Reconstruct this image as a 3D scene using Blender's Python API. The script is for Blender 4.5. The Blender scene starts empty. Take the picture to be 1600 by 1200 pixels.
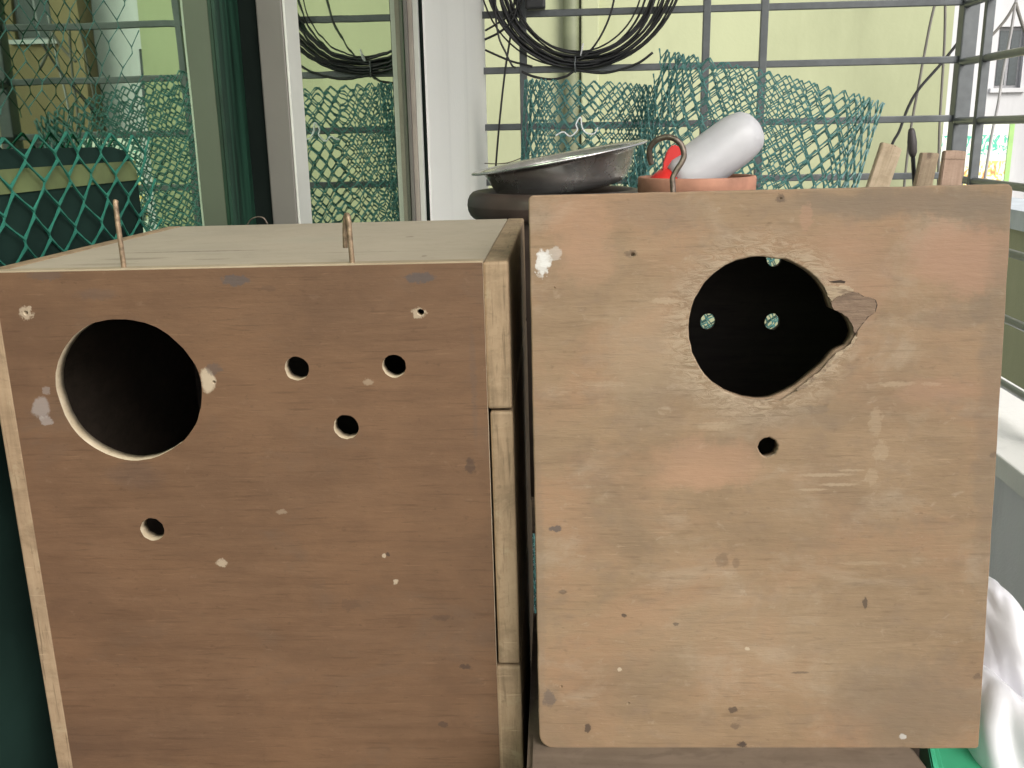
import bpy, bmesh, math, random
import numpy as np
from mathutils import Vector, Matrix, noise
random.seed(7)

# ------------------------------------------------------------------ camera
FPX = 1500.0
YAW, PITCH, ROLL = math.radians(4.3059), math.radians(14.6634), math.radians(-1.1007)
CAM = Vector((0, 0, 1.45))
fwd = Vector((-math.sin(YAW)*math.cos(PITCH), math.cos(YAW)*math.cos(PITCH), -math.sin(PITCH)))
rgt = Vector((math.cos(YAW), math.sin(YAW), 0))
upv = rgt.cross(fwd)
c, s = math.cos(ROLL), math.sin(ROLL)
rgt, upv = c*rgt + s*upv, -s*rgt + c*upv
scene = bpy.context.scene
col = scene.collection
cd = bpy.data.cameras.new('camera'); cam = bpy.data.objects.new('camera', cd); col.objects.link(cam)
cam.matrix_world = Matrix(((rgt.x, upv.x, -fwd.x, CAM.x), (rgt.y, upv.y, -fwd.y, CAM.y), (rgt.z, upv.z, -fwd.z, CAM.z), (0, 0, 0, 1)))
cd.sensor_width = 36; cd.lens = 36*FPX/1600; cd.clip_start = .01; cd.clip_end = 2000
scene.camera = cam
# ------------------------------------------------------------------ light
SUN = Vector((.45, -.62, .60)).normalized()
w = bpy.data.worlds.new('World'); scene.world = w; w.use_nodes = True
nt = w.node_tree; bg = nt.nodes['Background']
sky = nt.nodes.new('ShaderNodeTexSky'); sky.sky_type = 'NISHITA'; sky.sun_disc = False
sky.sun_elevation = math.asin(SUN.z); sky.sun_rotation = math.atan2(SUN.x, SUN.y)
sky.dust_density = 3.0; sky.air_density = 1.0; sky.ozone_density = .6
gb = nt.nodes.new('ShaderNodeRGBToBW'); nt.links.new(sky.outputs[0], gb.inputs[0])      # thin overcast: the blue washed out evenly
mxs = nt.nodes.new('ShaderNodeMix'); mxs.data_type = 'RGBA'; mxs.inputs[0].default_value = .7
nt.links.new(sky.outputs[0], mxs.inputs[6]); nt.links.new(gb.outputs[0], mxs.inputs[7]); nt.links.new(mxs.outputs[2], bg.inputs[0]); bg.inputs[1].default_value = .15
sl = bpy.data.lights.new('sun', 'SUN'); sl.energy = 1.1; sl.angle = math.radians(30); sl.color = (1, .96, .91)
so = bpy.data.objects.new('sun', sl); col.objects.link(so)
so.rotation_euler = SUN.to_track_quat('Z', 'Y').to_euler(); so.location = (3, -2, 6)
vs = scene.view_settings
vs.view_transform = 'Standard'; vs.look = 'None'; vs.gamma = 1; vs.use_curve_mapping = False; vs.exposure = .86
scene.render.engine = 'CYCLES'

# ------------------------------------------------------------------ helpers
def ray(px, py): return (px-800)/FPX*rgt - (py-600)/FPX*upv + fwd
def at(px, py, Y):
    d = ray(px, py); return CAM + d*(Y/d.y)
def atX(px, py, X):
    d = ray(px, py); return CAM + d*(X/d.x)
def tag(o, label=None, cat=None, group=None, kind=None):
    if label: o['label'] = label
    if cat: o['category'] = cat
    if group: o['group'] = group
    if kind: o['kind'] = kind
    return o
def empty(name, M, label, cat, group=None):
    o = bpy.data.objects.new(name, None); col.objects.link(o); o.empty_display_size = .03
    o.matrix_world = M if isinstance(M, Matrix) else Matrix.Translation(M)
    return tag(o, label, cat, group)
def link(name, me, mat, parent=None, smooth=False):
    if mat is not None:
        me.materials.clear()
        for m in (mat if isinstance(mat, (list, tuple)) else [mat]): me.materials.append(m)
    if smooth: me.polygons.foreach_set('use_smooth', [True]*len(me.polygons))
    o = bpy.data.objects.new(name, me); col.objects.link(o)
    if parent is not None: o.parent = parent
    return o
def fromb(name, bm, mat, parent=None, smooth=False):
    bmesh.ops.recalc_face_normals(bm, faces=bm.faces)
    me = bpy.data.meshes.new(name); bm.to_mesh(me); bm.free()
    return link(name, me, mat, parent, smooth)
def addbox(bm, x0, x1, y0, y1, z0, z1, M=None, bev=0):
    vs_ = [Vector((x, y, z)) for x in (x0, x1) for y in (y0, y1) for z in (z0, z1)]
    if M is not None: vs_ = [M @ v for v in vs_]
    v = [bm.verts.new(p) for p in vs_]
    fs = [bm.faces.new([v[i] for i in q]) for q in ((0,1,3,2),(4,6,7,5),(0,4,5,1),(2,3,7,6),(0,2,6,4),(1,5,7,3))]
    if bev:
        es = list({e for f in fs for e in f.edges})
        bmesh.ops.bevel(bm, geom=es, offset=bev, segments=2, affect='EDGES', profile=.5)
def box(name, x0, x1, y0, y1, z0, z1, mat, parent=None, bev=0, M=None):
    bm = bmesh.new(); addbox(bm, x0, x1, y0, y1, z0, z1, M, bev); return fromb(name, bm, mat, parent)
def addtube(bm, pts, r, n=8, closed=False):
    pts = [Vector(p) for p in pts]; m = len(pts); rings = []
    rs = r if isinstance(r, (list, tuple)) else [r]*m
    u = None
    for i, p in enumerate(pts):
        a = pts[(i-1) % m] if (closed or i > 0) else p
        b = pts[(i+1) % m] if (closed or i < m-1) else p
        t = (b-a).normalized()
        if u is None:
            u = t.orthogonal().normalized()
        u = (u - t*u.dot(t))
        u = u.normalized() if u.length > 1e-6 else t.orthogonal().normalized()
        w_ = t.cross(u)
        rings.append([bm.verts.new(p + rs[i]*(math.cos(2*math.pi*k/n)*u + math.sin(2*math.pi*k/n)*w_)) for k in range(n)])
    for i in range(m if closed else m-1):
        A, B = rings[i], rings[(i+1) % m]
        for k in range(n): bm.faces.new((A[k], A[(k+1) % n], B[(k+1) % n], B[k]))
    if not closed:
        bm.faces.new(rings[0]); bm.faces.new(rings[-1])
def tube(name, pts, r, mat, parent=None, n=8, closed=False):
    bm = bmesh.new(); addtube(bm, pts, r, n, closed); return fromb(name, bm, mat, parent, True)
def smoothpts(pts, k=6):
    P = [Vector(p) for p in pts]; out = []
    for i in range(len(P)-1):
        p0, p1, p2, p3 = P[max(i-1,0)], P[i], P[i+1], P[min(i+2,len(P)-1)]
        for j in range(k):
            t = j/k
            out.append(.5*((2*p1)+(p2-p0)*t+(2*p0-5*p1+4*p2-p3)*t*t+(3*p1-p0-3*p2+p3)*t**3))
    out.append(P[-1]); return out
def lathe(name, prof, mat, parent=None, n=64, M=None, wob=0):
    bm = bmesh.new(); rings = []
    for (r, z) in prof:
        if r < 1e-5: rings.append([bm.verts.new((0, 0, z))])
        else: rings.append([bm.verts.new((r*math.cos(2*math.pi*k/n)*(1+wob*math.sin(3*2*math.pi*k/n)), r*math.sin(2*math.pi*k/n), z)) for k in range(n)])
    for A, B in zip(rings, rings[1:]):
        for k in range(n):
            q = [A[k % len(A)], A[(k+1) % len(A)], B[(k+1) % len(B)], B[k % len(B)]]
            u = []
            for x in q:
                if x not in u: u.append(x)
            if len(u) > 2: bm.faces.new(u)
    if M is not None: bm.transform(M)
    o = fromb(name, bm, mat, parent, True)
    return o
def plate(name, outer, holes, t, mat_face, mat_edge, parent, y0=0, bev=0):
    """flat board in the local XZ plane with real holes: front at y0, thickness t"""
    cu = bpy.data.curves.new(name, 'CURVE'); cu.dimensions = '2D'; cu.fill_mode = 'BOTH'
    cu.extrude = t/2 - bev; cu.bevel_depth = bev; cu.bevel_resolution = 2
    for loop in [outer]+list(holes):
        sp = cu.splines.new('POLY'); sp.points.add(len(loop)-1); sp.use_cyclic_u = True
        for p, (x, z) in zip(sp.points, loop): p.co = (x, z, 0, 1)
    tmp = bpy.data.objects.new('tmp', cu); col.objects.link(tmp)
    dg = bpy.context.evaluated_depsgraph_get(); dg.update()
    me = bpy.data.meshes.new_from_object(tmp.evaluated_get(dg))
    bpy.data.objects.remove(tmp); bpy.data.curves.remove(cu)
    me.transform(Matrix(((1,0,0,0),(0,0,-1,y0+t/2),(0,1,0,0),(0,0,0,1))))
    me.name = name
    me.materials.clear(); me.materials.append(mat_face); me.materials.append(mat_edge)
    bm = bmesh.new(); bm.from_mesh(me); bmesh.ops.remove_doubles(bm, verts=bm.verts, dist=1e-6)
    bmesh.ops.recalc_face_normals(bm, faces=bm.faces); bm.to_mesh(me); bm.free()
    for p in me.polygons: p.material_index = 0 if abs(p.normal.y) > .6 else 1
    return link(name, me, None, parent)
def circ(x, z, r, n=32, jit=0, rz=None, seed=0):
    rnd = random.Random(seed); out = []
    for k in range(n):
        a = 2*math.pi*k/n; q = 1+jit*rnd.uniform(-1, 1)
        out.append((x+r*q*math.cos(a), z+(rz or r)*q*math.sin(a)))
    return out

# ------------------------------------------------------------------ materials
def mat(name): 
    m = bpy.data.materials.new(name); m.use_nodes = True
    nt = m.node_tree; b = nt.nodes['Principled BSDF']; return m, nt, b
def N(nt, t, **k):
    n = nt.nodes.new(t)
    for a, v in k.items(): setattr(n, a, v)
    return n
def ramp(nt, fac, stops):
    r = N(nt, 'ShaderNodeValToRGB'); e = r.color_ramp.elements
    while len(e) < len(stops): e.new(.5)
    for x, (p, cc) in zip(e, stops): x.position = p; x.color = (*cc, 1)
    nt.links.new(fac, r.inputs[0]); return r.outputs[0]
def noisen(nt, vec, scale, detail=4, rough=.55, dist=0):
    n = N(nt, 'ShaderNodeTexNoise'); n.inputs['Scale'].default_value = scale; n.inputs['Detail'].default_value = detail
    n.inputs['Roughness'].default_value = rough; n.inputs['Distortion'].default_value = dist
    nt.links.new(vec, n.inputs['Vector']); return n
def mapping(nt, vec, sc, loc=(0,0,0), rot=(0,0,0)):
    n = N(nt, 'ShaderNodeMapping'); n.inputs['Scale'].default_value = sc; n.inputs['Location'].default_value = loc; n.inputs['Rotation'].default_value = rot
    nt.links.new(vec, n.inputs[0]); return n.outputs[0]
def mixc(nt, fac, a, b, mode='MIX'):
    n = N(nt, 'ShaderNodeMix', data_type='RGBA', blend_type=mode)
    for s_, v in ((0, fac), (6, a), (7, b)):
        if hasattr(v, 'type') and hasattr(v, 'is_linked'): nt.links.new(v, n.inputs[s_])
        else: n.inputs[s_].default_value = v if s_ == 0 else (*v, 1)
    return n.outputs[2]
def math_(nt, op, a, b=None):
    n = N(nt, 'ShaderNodeMath', operation=op)
    for i, v in enumerate((a, b)):
        if v is None: continue
        if hasattr(v, 'is_linked'): nt.links.new(v, n.inputs[i])
        else: n.inputs[i].default_value = v
    return n.outputs[0]
def bump(nt, h, strength, dist, b):
    n = N(nt, 'ShaderNodeBump'); n.inputs['Strength'].default_value = strength; n.inputs['Distance'].default_value = dist
    nt.links.new(h, n.inputs['Height']); nt.links.new(n.outputs[0], b.inputs['Normal']); return n
def simple(name, colr, rough=.6, metal=0, var=.15, scale=20, bmp=0, spec=.5, stretch=(1,1,1)):
    m, nt, b = mat(name); tc = N(nt, 'ShaderNodeTexCoord').outputs['Object']
    v = mapping(nt, tc, stretch)
    n = noisen(nt, v, scale, 5)
    d = tuple(x*(1-var) for x in colr); l = tuple(min(1, x*(1+var)) for x in colr)
    nt.links.new(ramp(nt, n.outputs[0], [(.3, d), (.7, l)]), b.inputs['Base Color'])
    b.inputs['Roughness'].default_value = rough; b.inputs['Metallic'].default_value = metal
    b.inputs['Specular IOR Level'].default_value = spec
    if bmp: bump(nt, n.outputs[0], bmp, .002, b)
    return m
def wood(name, dark, mid, light, stains=(), grain=1.0, rough=.62, bmp=.25, vertical=False, blot=.5, seed=0, spec=.3, ax=2, gc=1.0, fib=.35, mott=(), chew=None, pore=.35):
    """plywood / timber face: long grain along x (or z), broad blotches, fine fibres, and stains (x, z, rx, rz, colour, strength)"""
    m, nt, b = mat(name); tc = N(nt, 'ShaderNodeTexCoord').outputs['Object']
    st = (2.2, 18, 26) if not vertical else (26, 18, 2.2)
    v1 = mapping(nt, tc, st, (seed*1.3, seed*.7, seed*2.1))
    g1 = noisen(nt, v1, 6*grain, 6, .6, .6)
    st2 = (26, 60, 170) if not vertical else (170, 60, 26)
    v2 = mapping(nt, tc, st2, (seed, 0, seed))
    g2 = noisen(nt, v2, 4*grain, 4, .7, .3)
    bl = noisen(nt, mapping(nt, tc, (9, 9, 15), (seed*3.1, 0, 0)), 1.6, 6, .62, .4)
    lerp_ = lambda a_, b__, t__: tuple(x+(y-x)*t__ for x, y in zip(a_, b__))
    base = ramp(nt, g1.outputs[0], [(.25, lerp_(mid, dark, gc)), (.5, mid), (.78, lerp_(mid, light, gc))])
    base = mixc(nt, .55, base, ramp(nt, g2.outputs[0], [(.3, dark), (.62, light)]), 'MIX') if False else mixc(nt, math_(nt, 'MULTIPLY', g2.outputs[0], fib), base, light)
    bl2 = noisen(nt, mapping(nt, tc, (22, 22, 40), (seed*1.1, 2, 5)), 1.7, 8, .68, .8)
    bc = ramp(nt, bl.outputs[0], [(.3, tuple(1-blot*.5 for _ in range(3))), (.5, (.96, .955, .95)), (.70, (1.0, 1, 1))])
    base = mixc(nt, 1.0, base, bc, 'MULTIPLY')
    base = mixc(nt, math_(nt, 'MULTIPLY', ramp(nt, bl2.outputs[0], [(.50, (0,0,0)), (.72, (1,1,1))]), blot*.9), base, tuple(x*.74 for x in dark))
    base = mixc(nt, math_(nt, 'MULTIPLY', ramp(nt, bl2.outputs[0], [(.30, (1,1,1)), (.46, (0,0,0))]), blot*.8), base, tuple(min(1, x*1.12) for x in light))
    for i_, (cc_, sc_, lo_, hi_, k_) in enumerate(mott):
        mn_ = noisen(nt, mapping(nt, tc, (1, 1, 1.5), (seed+i_*3.7, i_*1.9, i_*5.3)), sc_, 7, .66, .5)
        base = mixc(nt, math_(nt, 'MULTIPLY', ramp(nt, mn_.outputs[0], [(lo_, (0,0,0)), (hi_, (1,1,1))]), k_), base, cc_)
    po_ = noisen(nt, mapping(nt, tc, ((38, 60, 620) if not vertical else (620, 60, 38)), (seed, 1, 2)), 1.0, 3, .6, .2)
    base = mixc(nt, math_(nt, 'MULTIPLY', ramp(nt, po_.outputs[0], [(.58, (0,0,0)), (.68, (1,1,1))]), pore), base, tuple(x*.62 for x in dark))
    sc1 = noisen(nt, mapping(nt, tc, (50, 50, 900), (seed*2, 4, 1), (0, .12, 0)), 1.0, 2, .5, .4)
    base = mixc(nt, math_(nt, 'MULTIPLY', ramp(nt, sc1.outputs[0], [(.69, (0,0,0)), (.74, (1,1,1))]), pore*.9), base, tuple(min(1, x*1.25) for x in light))
    # speckle of dirt
    sp = noisen(nt, mapping(nt, tc, (1, 1, 1.6), (0, 0, seed)), 210, 3, .6)
    base = mixc(nt, math_(nt, 'MULTIPLY', ramp(nt, sp.outputs[0], [(.62, (0,0,0)), (.74, (1,1,1))]), .35), base, tuple(x*.55 for x in dark))
    hsum = math_(nt, 'ADD', math_(nt, 'MULTIPLY', g2.outputs[0], .30), math_(nt, 'MULTIPLY', bl.outputs[0], .8))
    if stains:
        wa = noisen(nt, tc, 42, 7, .72); wa2 = noisen(nt, mapping(nt, tc, (1,1,1), (5,5,5)), 42, 7, .72)
        wb_ = noisen(nt, tc, 420, 4, .65); wb2_ = noisen(nt, mapping(nt, tc, (1,1,1), (7,5,5)), 420, 4, .65)
        sx = N(nt, 'ShaderNodeSeparateXYZ'); nt.links.new(tc, sx.inputs[0])
        for (x, z, rx, rz, cc, k) in stains:
            mn = min(rx, rz); big = mn > .0035; wn, wn2 = (wa, wa2) if big else (wb_, wb2_); wf = min(.05, 3.4*mn) if big else 2.8*mn
            X = math_(nt, 'ADD', sx.outputs[0], math_(nt, 'MULTIPLY', math_(nt, 'SUBTRACT', wn.outputs[0], .5), wf))
            Z = math_(nt, 'ADD', sx.outputs[ax], math_(nt, 'MULTIPLY', math_(nt, 'SUBTRACT', wn2.outputs[0], .5), wf))
            a = math_(nt, 'DIVIDE', math_(nt, 'SUBTRACT', X, x), rx); e = math_(nt, 'DIVIDE', math_(nt, 'SUBTRACT', Z, z), rz)
            d = math_(nt, 'ADD', math_(nt, 'MULTIPLY', a, a), math_(nt, 'MULTIPLY', e, e))
            mr = N(nt, 'ShaderNodeMapRange', interpolation_type='SMOOTHSTEP'); nt.links.new(d, mr.inputs[0])
            soft = .9 if max(rx, rz) > .008 else .42
            mr.inputs[1].default_value = 1+soft; mr.inputs[2].default_value = max(.05, 1-soft); mr.inputs[3].default_value = 0; mr.inputs[4].default_value = k
            base = mixc(nt, mr.outputs[0], base, cc)
    if chew:
        cx_, cz_, r0_, r1_, cc_ = chew
        sc_ = N(nt, 'ShaderNodeSeparateXYZ'); nt.links.new(tc, sc_.inputs[0])
        dx_ = math_(nt, 'SUBTRACT', sc_.outputs[0], cx_); dz_ = math_(nt, 'SUBTRACT', sc_.outputs[2], cz_)
        dd_ = math_(nt, 'SQRT', math_(nt, 'ADD', math_(nt, 'MULTIPLY', dx_, dx_), math_(nt, 'MULTIPLY', dz_, dz_)))
        mr_ = N(nt, 'ShaderNodeMapRange', interpolation_type='SMOOTHSTEP'); nt.links.new(dd_, mr_.inputs[0])
        mr_.inputs[1].default_value = r1_; mr_.inputs[2].default_value = r0_; mr_.inputs[3].default_value = 0; mr_.inputs[4].default_value = 1
        cn_ = noisen(nt, mapping(nt, tc, (90, 90, 260), (1, 2, 3), (0, .5, 0)), 1.6, 6, .7, 1.2)
        cm_ = math_(nt, 'MULTIPLY', mr_.outputs[0], ramp(nt, cn_.outputs[0], [(.42, (0,0,0)), (.60, (1,1,1))]))
        base = mixc(nt, math_(nt, 'MULTIPLY', cm_, .75), base, cc_)
        cd_ = math_(nt, 'MULTIPLY', mr_.outputs[0], ramp(nt, cn_.outputs[0], [(.28, (1,1,1)), (.38, (0,0,0))]))
        base = mixc(nt, math_(nt, 'MULTIPLY', cd_, .5), base, dark)
        hsum = math_(nt, 'ADD', hsum, math_(nt, 'MULTIPLY', cm_, .28))
    nt.links.new(base, b.inputs['Base Color'])
    b.inputs['Roughness'].default_value = rough; b.inputs['Specular IOR Level'].default_value = spec
    bump(nt, hsum, bmp, .0012, b)
    return m

M = {}
M['edge'] = wood('ply_edge', (.18,.122,.070), (.33,.228,.138), (.40,.292,.185), vertical=True, grain=1.1, blot=.6, seed=2, pore=.6, mott=[((.19,.132,.08), 30, .56, .72, .5), ((.40,.32,.20), 60, .58, .70, .5)])
M['edge_h'] = wood('ply_edge_h', (.2812,.2146,.1332), (.3700,.2960,.1998), (.4440,.3700,.2664), grain=.8, blot=.3, seed=3)
M['raw'] = wood('raw_cut_wood', (.3108,.2368,.1480), (.4292,.3478,.2368), (.5032,.4292,.3182), grain=1.2, blot=.2, seed=4)
M['inside'] = wood('painted_inner_shade', (.03,.022,.016), (.045,.034,.025), (.062,.047,.035), seed=5)  # near-black colour paints the shade inside the boxes
M['rust'] = simple('rusty_wire', (.27,.19,.12), .5, .4, .5, 300, .3)
M['wire'] = simple('grey_wire', (.16,.125,.10), .45, .7, .35, 250, .2)
M['alu_dark'] = simple('brown_aluminium', (.165,.152,.132), .5, .15, .06, 12)
M['alu_white'] = simple('white_frame_paint', (.60,.60,.54), .5, 0, .06, 15)
M['gasket'] = simple('black_gasket', (.008,.012,.010), .95, 0, .15, 20, 0, .05)
M['plaster'] = None
M['steel'] = simple('grille_paint', (.125,.135,.14), .45, .2, .12, 40, .05)
M['steel_gloss'] = simple('bar_gloss_paint', (.17,.185,.19), .28, .2, .12, 40)
M['cable'] = simple('black_cable', (.018,.018,.02), .38, 0, .3, 40)
M['green_net'] = simple('teal_netting', (.07,.20,.185), .42, 0, .25, 60)
M['green_net2'] = simple('window_netting', (.025,.15,.105), .6, 0, .25, 60, 0, .2)
M['pot_dark'] = simple('dark_brown_pot', (.065,.045,.036), .45, 0, .3, 35, .1)
M['terracotta'] = simple('terracotta', (.42,.20,.13), .75, 0, .25, 40, .2)
M['dish'] = None
M['nail'] = simple('nail_steel', (.3,.28,.25), .4, .8)

def plaster(name, colr, streak=.12, rough=.85, sc=1.0, streakc=None):
    m, nt, b = mat(name); tc = N(nt, 'ShaderNodeTexCoord').outputs['Object']
    n1 = noisen(nt, mapping(nt, tc, (sc, sc, sc*.35)), 1.7, 7, .62)
    n2 = noisen(nt, mapping(nt, tc, (sc*5, sc*5, sc*.6), (3,1,2)), 1.3, 5, .6)
    base = ramp(nt, n1.outputs[0], [(.32, tuple(x*(1-streak) for x in colr)), (.6, colr), (.8, tuple(min(1, x*1.05) for x in colr))])
    base = mixc(nt, ramp(nt, n2.outputs[0], [(.58, (0,0,0)), (.78, (.35,.35,.35))]), base, streakc or tuple(x*.72 for x in colr))
    n3 = noisen(nt, tc, 60*sc, 5, .6)
    nt.links.new(base, b.inputs['Base Color']); b.inputs['Roughness'].default_value = rough; b.inputs['Specular IOR Level'].default_value = .2
    bump(nt, n3.outputs[0], .25, .004, b); return m
M['plaster'] = plaster('white_wall_paint', (.90,.88,.82), .05)
M['green_wall'] = plaster('pale_green_paint', (.44,.465,.285), .24, sc=.8)
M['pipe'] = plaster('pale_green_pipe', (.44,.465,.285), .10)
M['grey_wall'] = plaster('grey_plaster', (.72,.72,.735), .15, sc=3)
M['sill'] = plaster('white_sill', (.78,.77,.73), .05, sc=3)
M['floor'] = plaster('cement_floor', (.42,.41,.40), .2, sc=2)
M['ground'] = plaster('street_ground', (.22,.21,.19), .2)
M['white_bld'] = plaster('whitewashed_facade', (.66,.66,.66), .18, sc=.5, streakc=(.38,.37,.36))
M['tan_bld'] = plaster('tan_facade', (.30,.23,.13), .15, sc=.5)
M['olive'] = plaster('olive_wall', (.42,.42,.29), .15, sc=1.5)
M['cream'] = plaster('cream_blocks', (.60,.56,.46), .15, sc=2)
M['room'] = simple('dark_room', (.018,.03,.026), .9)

def glass(nm='green_reflective_glass', gcol=(.74,.83,.70,1), fres=False):
    m, nt, b = mat(nm); out = nt.nodes['Material Output']
    gl = N(nt, 'ShaderNodeBsdfGlossy'); gl.inputs['Roughness'].default_value = .012; gl.inputs['Color'].default_value = gcol
    tr = N(nt, 'ShaderNodeBsdfTransparent'); tr.inputs['Color'].default_value = (.22,.42,.32,1)
    mx = N(nt, 'ShaderNodeMixShader'); mx.inputs[0].default_value = .72
    if fres:
        lw = N(nt, 'ShaderNodeLayerWeight'); lw.inputs[0].default_value = .5
        mrr = N(nt, 'ShaderNodeMapRange'); nt.links.new(lw.outputs['Facing'], mrr.inputs[0])
        mrr.inputs[1].default_value = .42; mrr.inputs[2].default_value = .66; mrr.inputs[3].default_value = .16; mrr.inputs[4].default_value = .82
        nt.links.new(mrr.outputs[0], mx.inputs[0])
    tc = N(nt, 'ShaderNodeTexCoord').outputs['Object']
    n = noisen(nt, mapping(nt, tc, (1, 1.5, 1)), 5, 2, .5); bp = N(nt, 'ShaderNodeBump'); bp.inputs['Strength'].default_value = .012; bp.inputs['Distance'].default_value = .02
    nt.links.new(n.outputs[0], bp.inputs['Height']); nt.links.new(bp.outputs[0], gl.inputs['Normal'])
    nt.links.new(tr.outputs[0], mx.inputs[1]); nt.links.new(gl.outputs[0], mx.inputs[2]); nt.links.new(mx.outputs[0], out.inputs[0])
    return m
M['glass'] = glass(); M['glass_green'] = glass('deep_green_glass', (.66,.84,.64,1), True)

# ------------------------------------------------------------------ setting
XL, XR, XW, XS, YG = -.2968, -.2809, -.2532, .944, 2.6
H = CAM.z
tag(box('floor', -.35, 1.06, -1.6, 2.72, -.12, 0, M['floor']), kind='structure')
tag(box('ceiling', -.5, 1.12, -.45, 2.78, 2.75, 2.9, M['plaster']), kind='structure')  # unseen slab, cut short behind the camera so frontal sun reaches the boxes
bm = bmesh.new(); bmesh.ops.create_grid(bm, x_segments=1, y_segments=1, size=400); bmesh.ops.translate(bm, verts=bm.verts, vec=(0, 0, -3.2))
tag(fromb('ground', bm, M['ground']), kind='structure')
# the room behind the window: dark shell
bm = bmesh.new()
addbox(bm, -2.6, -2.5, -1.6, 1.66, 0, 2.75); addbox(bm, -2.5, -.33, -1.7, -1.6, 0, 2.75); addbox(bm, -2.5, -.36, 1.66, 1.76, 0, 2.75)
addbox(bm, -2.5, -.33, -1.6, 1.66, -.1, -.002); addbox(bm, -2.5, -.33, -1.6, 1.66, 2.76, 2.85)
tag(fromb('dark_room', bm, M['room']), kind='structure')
# white wall between window and grille
bm = bmesh.new(); addbox(bm, -.50, XW, 1.632, 2.655, -.0, 2.75, None, .006)
tag(fromb('white_wall', bm, M['plaster']), 'white painted wall pier between sliding window and grille', 'wall')
tag(box('window_head_wall', -.50, XW, -1.6, 1.632, 2.35, 2.75, M['plaster']), 'white painted wall over the sliding window', 'wall')

# ------------------------------------------------------------------ sliding window
win = empty('sliding_window', Vector((XL, .6, 0)), 'sliding window of green reflective glass in brown and white aluminium frame', 'window')
def W(name, x0, x1, y0, y1, z0, z1, m, bev=0, parent=None):
    o = Vector((XL, .6, 0))
    return box(name, x0-o.x, x1-o.x, y0-o.y, y1-o.y, z0-o.z, z1-o.z, m, parent or win, bev)
W('pane', XL-.004, XL, -1.5, .90, .06, 2.32, M['glass_green'])
W('pane', XR-.004, XR, .885, 1.611, .09, 2.32, M['glass'])
W('stile', -.2763, -.2537, .852, .8885, .06, 2.35, [M['alu_dark']], .0012)
W('stile_cap', -.2536, -.2516, .8535, .8925, .06, 2.35, M['alu_white'], .0004)
W('sash_edge', XL+.0002, XL+.003, .803, .868, .06, 2.33, simple('dark_green_sash', (.014,.045,.028), .4, 0, .9, 9, 0, .4, (1, 14, .5)))
W('weather_strip', XL+.0032, -.2763, .858, .870, .06, 2.35, M['gasket'])
W('stile', -.2805, -.2745, 1.592, 1.612, .06, 2.35, M['alu_dark'], .001)
W('jamb_bead', -.2745, -.2672, 1.596, 1.612, .06, 2.35, simple('beige_bead', (.36,.31,.26), .5), .001)
W('jamb', -.2672, -.2590, 1.600, 1.612, .06, 2.35, M['alu_white'], .001)
W('weather_strip', -.285, -.256, 1.6125, 1.631, .06, 2.35, M['gasket'])
W('bottom_rail', -.335, -.2545, -1.5, 1.60, 0, .06, M['alu_dark'])
W('top_rail', -.335, -.2545, -1.5, 1.60, 2.352, 2.40, M['alu_dark'])

# ------------------------------------------------------------------ parapets, sills, grilles
tag(box('front_parapet', -.2532, 1.06, 2.54, 2.70, 0, .775, M['grey_wall']), 'grey plastered parapet under the green wall side grille', 'wall')
tag(box('side_parapet', .845, 1.06, -1.6, 2.54, 0, .775, M['grey_wall']), 'grey plastered parapet beside the white carrier bag', 'wall')
tag(box('front_sill', -.2532, 1.06, 2.50, 2.72, .775, .82, M['sill'], None, .004), 'white coping slab along the far parapet', 'sill')
tag(box('side_sill', .815, 1.08, -1.6, 2.499, .775, .82, M['sill'], None, .004), 'white coping slab on the parapet beside the boxes', 'sill')

ROWS = [.292+.142*k - .142*0 for k in range(0, 7)]
rows = [.292, .156, .0146, -.127, -.271, -.416, -.560] + [.434, .576, .718, .86, 1.0, 1.14]
gm = empty('main_grille', Vector((.35, YG, .82)), 'grey steel window grille in front of the pale green wall', 'grille')
b0 = Vector((.35, YG, .82))
for z in rows:
    zz = z+H-b0.z
    box('horizontal_bar', -.258-b0.x, .94-b0.x, -.006, .006, zz-.0085, zz+.0085, M['steel'], gm, .002)
for x in (-.1505, .3135, .4565):
    box('vertical_bar', x-.0095-b0.x, x+.0095-b0.x, -.0075, .0075, 0, 1.85, M['steel'], gm, .002)
box('corner_post', .936-b0.x, .974-b0.x, -.018, .022, 0, 1.92, M['steel'], gm, .003)
gs = empty('side_grille', Vector((XS, 1.2, .82)), 'grey steel side grille above the white coping slab', 'grille')
for z in rows:
    zz = z-.007+H-.82
    tube('horizontal_bar', [(0, -2.6, zz), (0, 1.385, zz)], .0092, M['steel_gloss'], gs, 14)
for y in (2.447, 1.9, 1.35, .8, .25, -.3, -.85):
    box('vertical_bar', -.010, .010, y-1.2-.009, y-1.2+.009, 0, 1.92, M['steel'], gs, .002)

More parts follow.
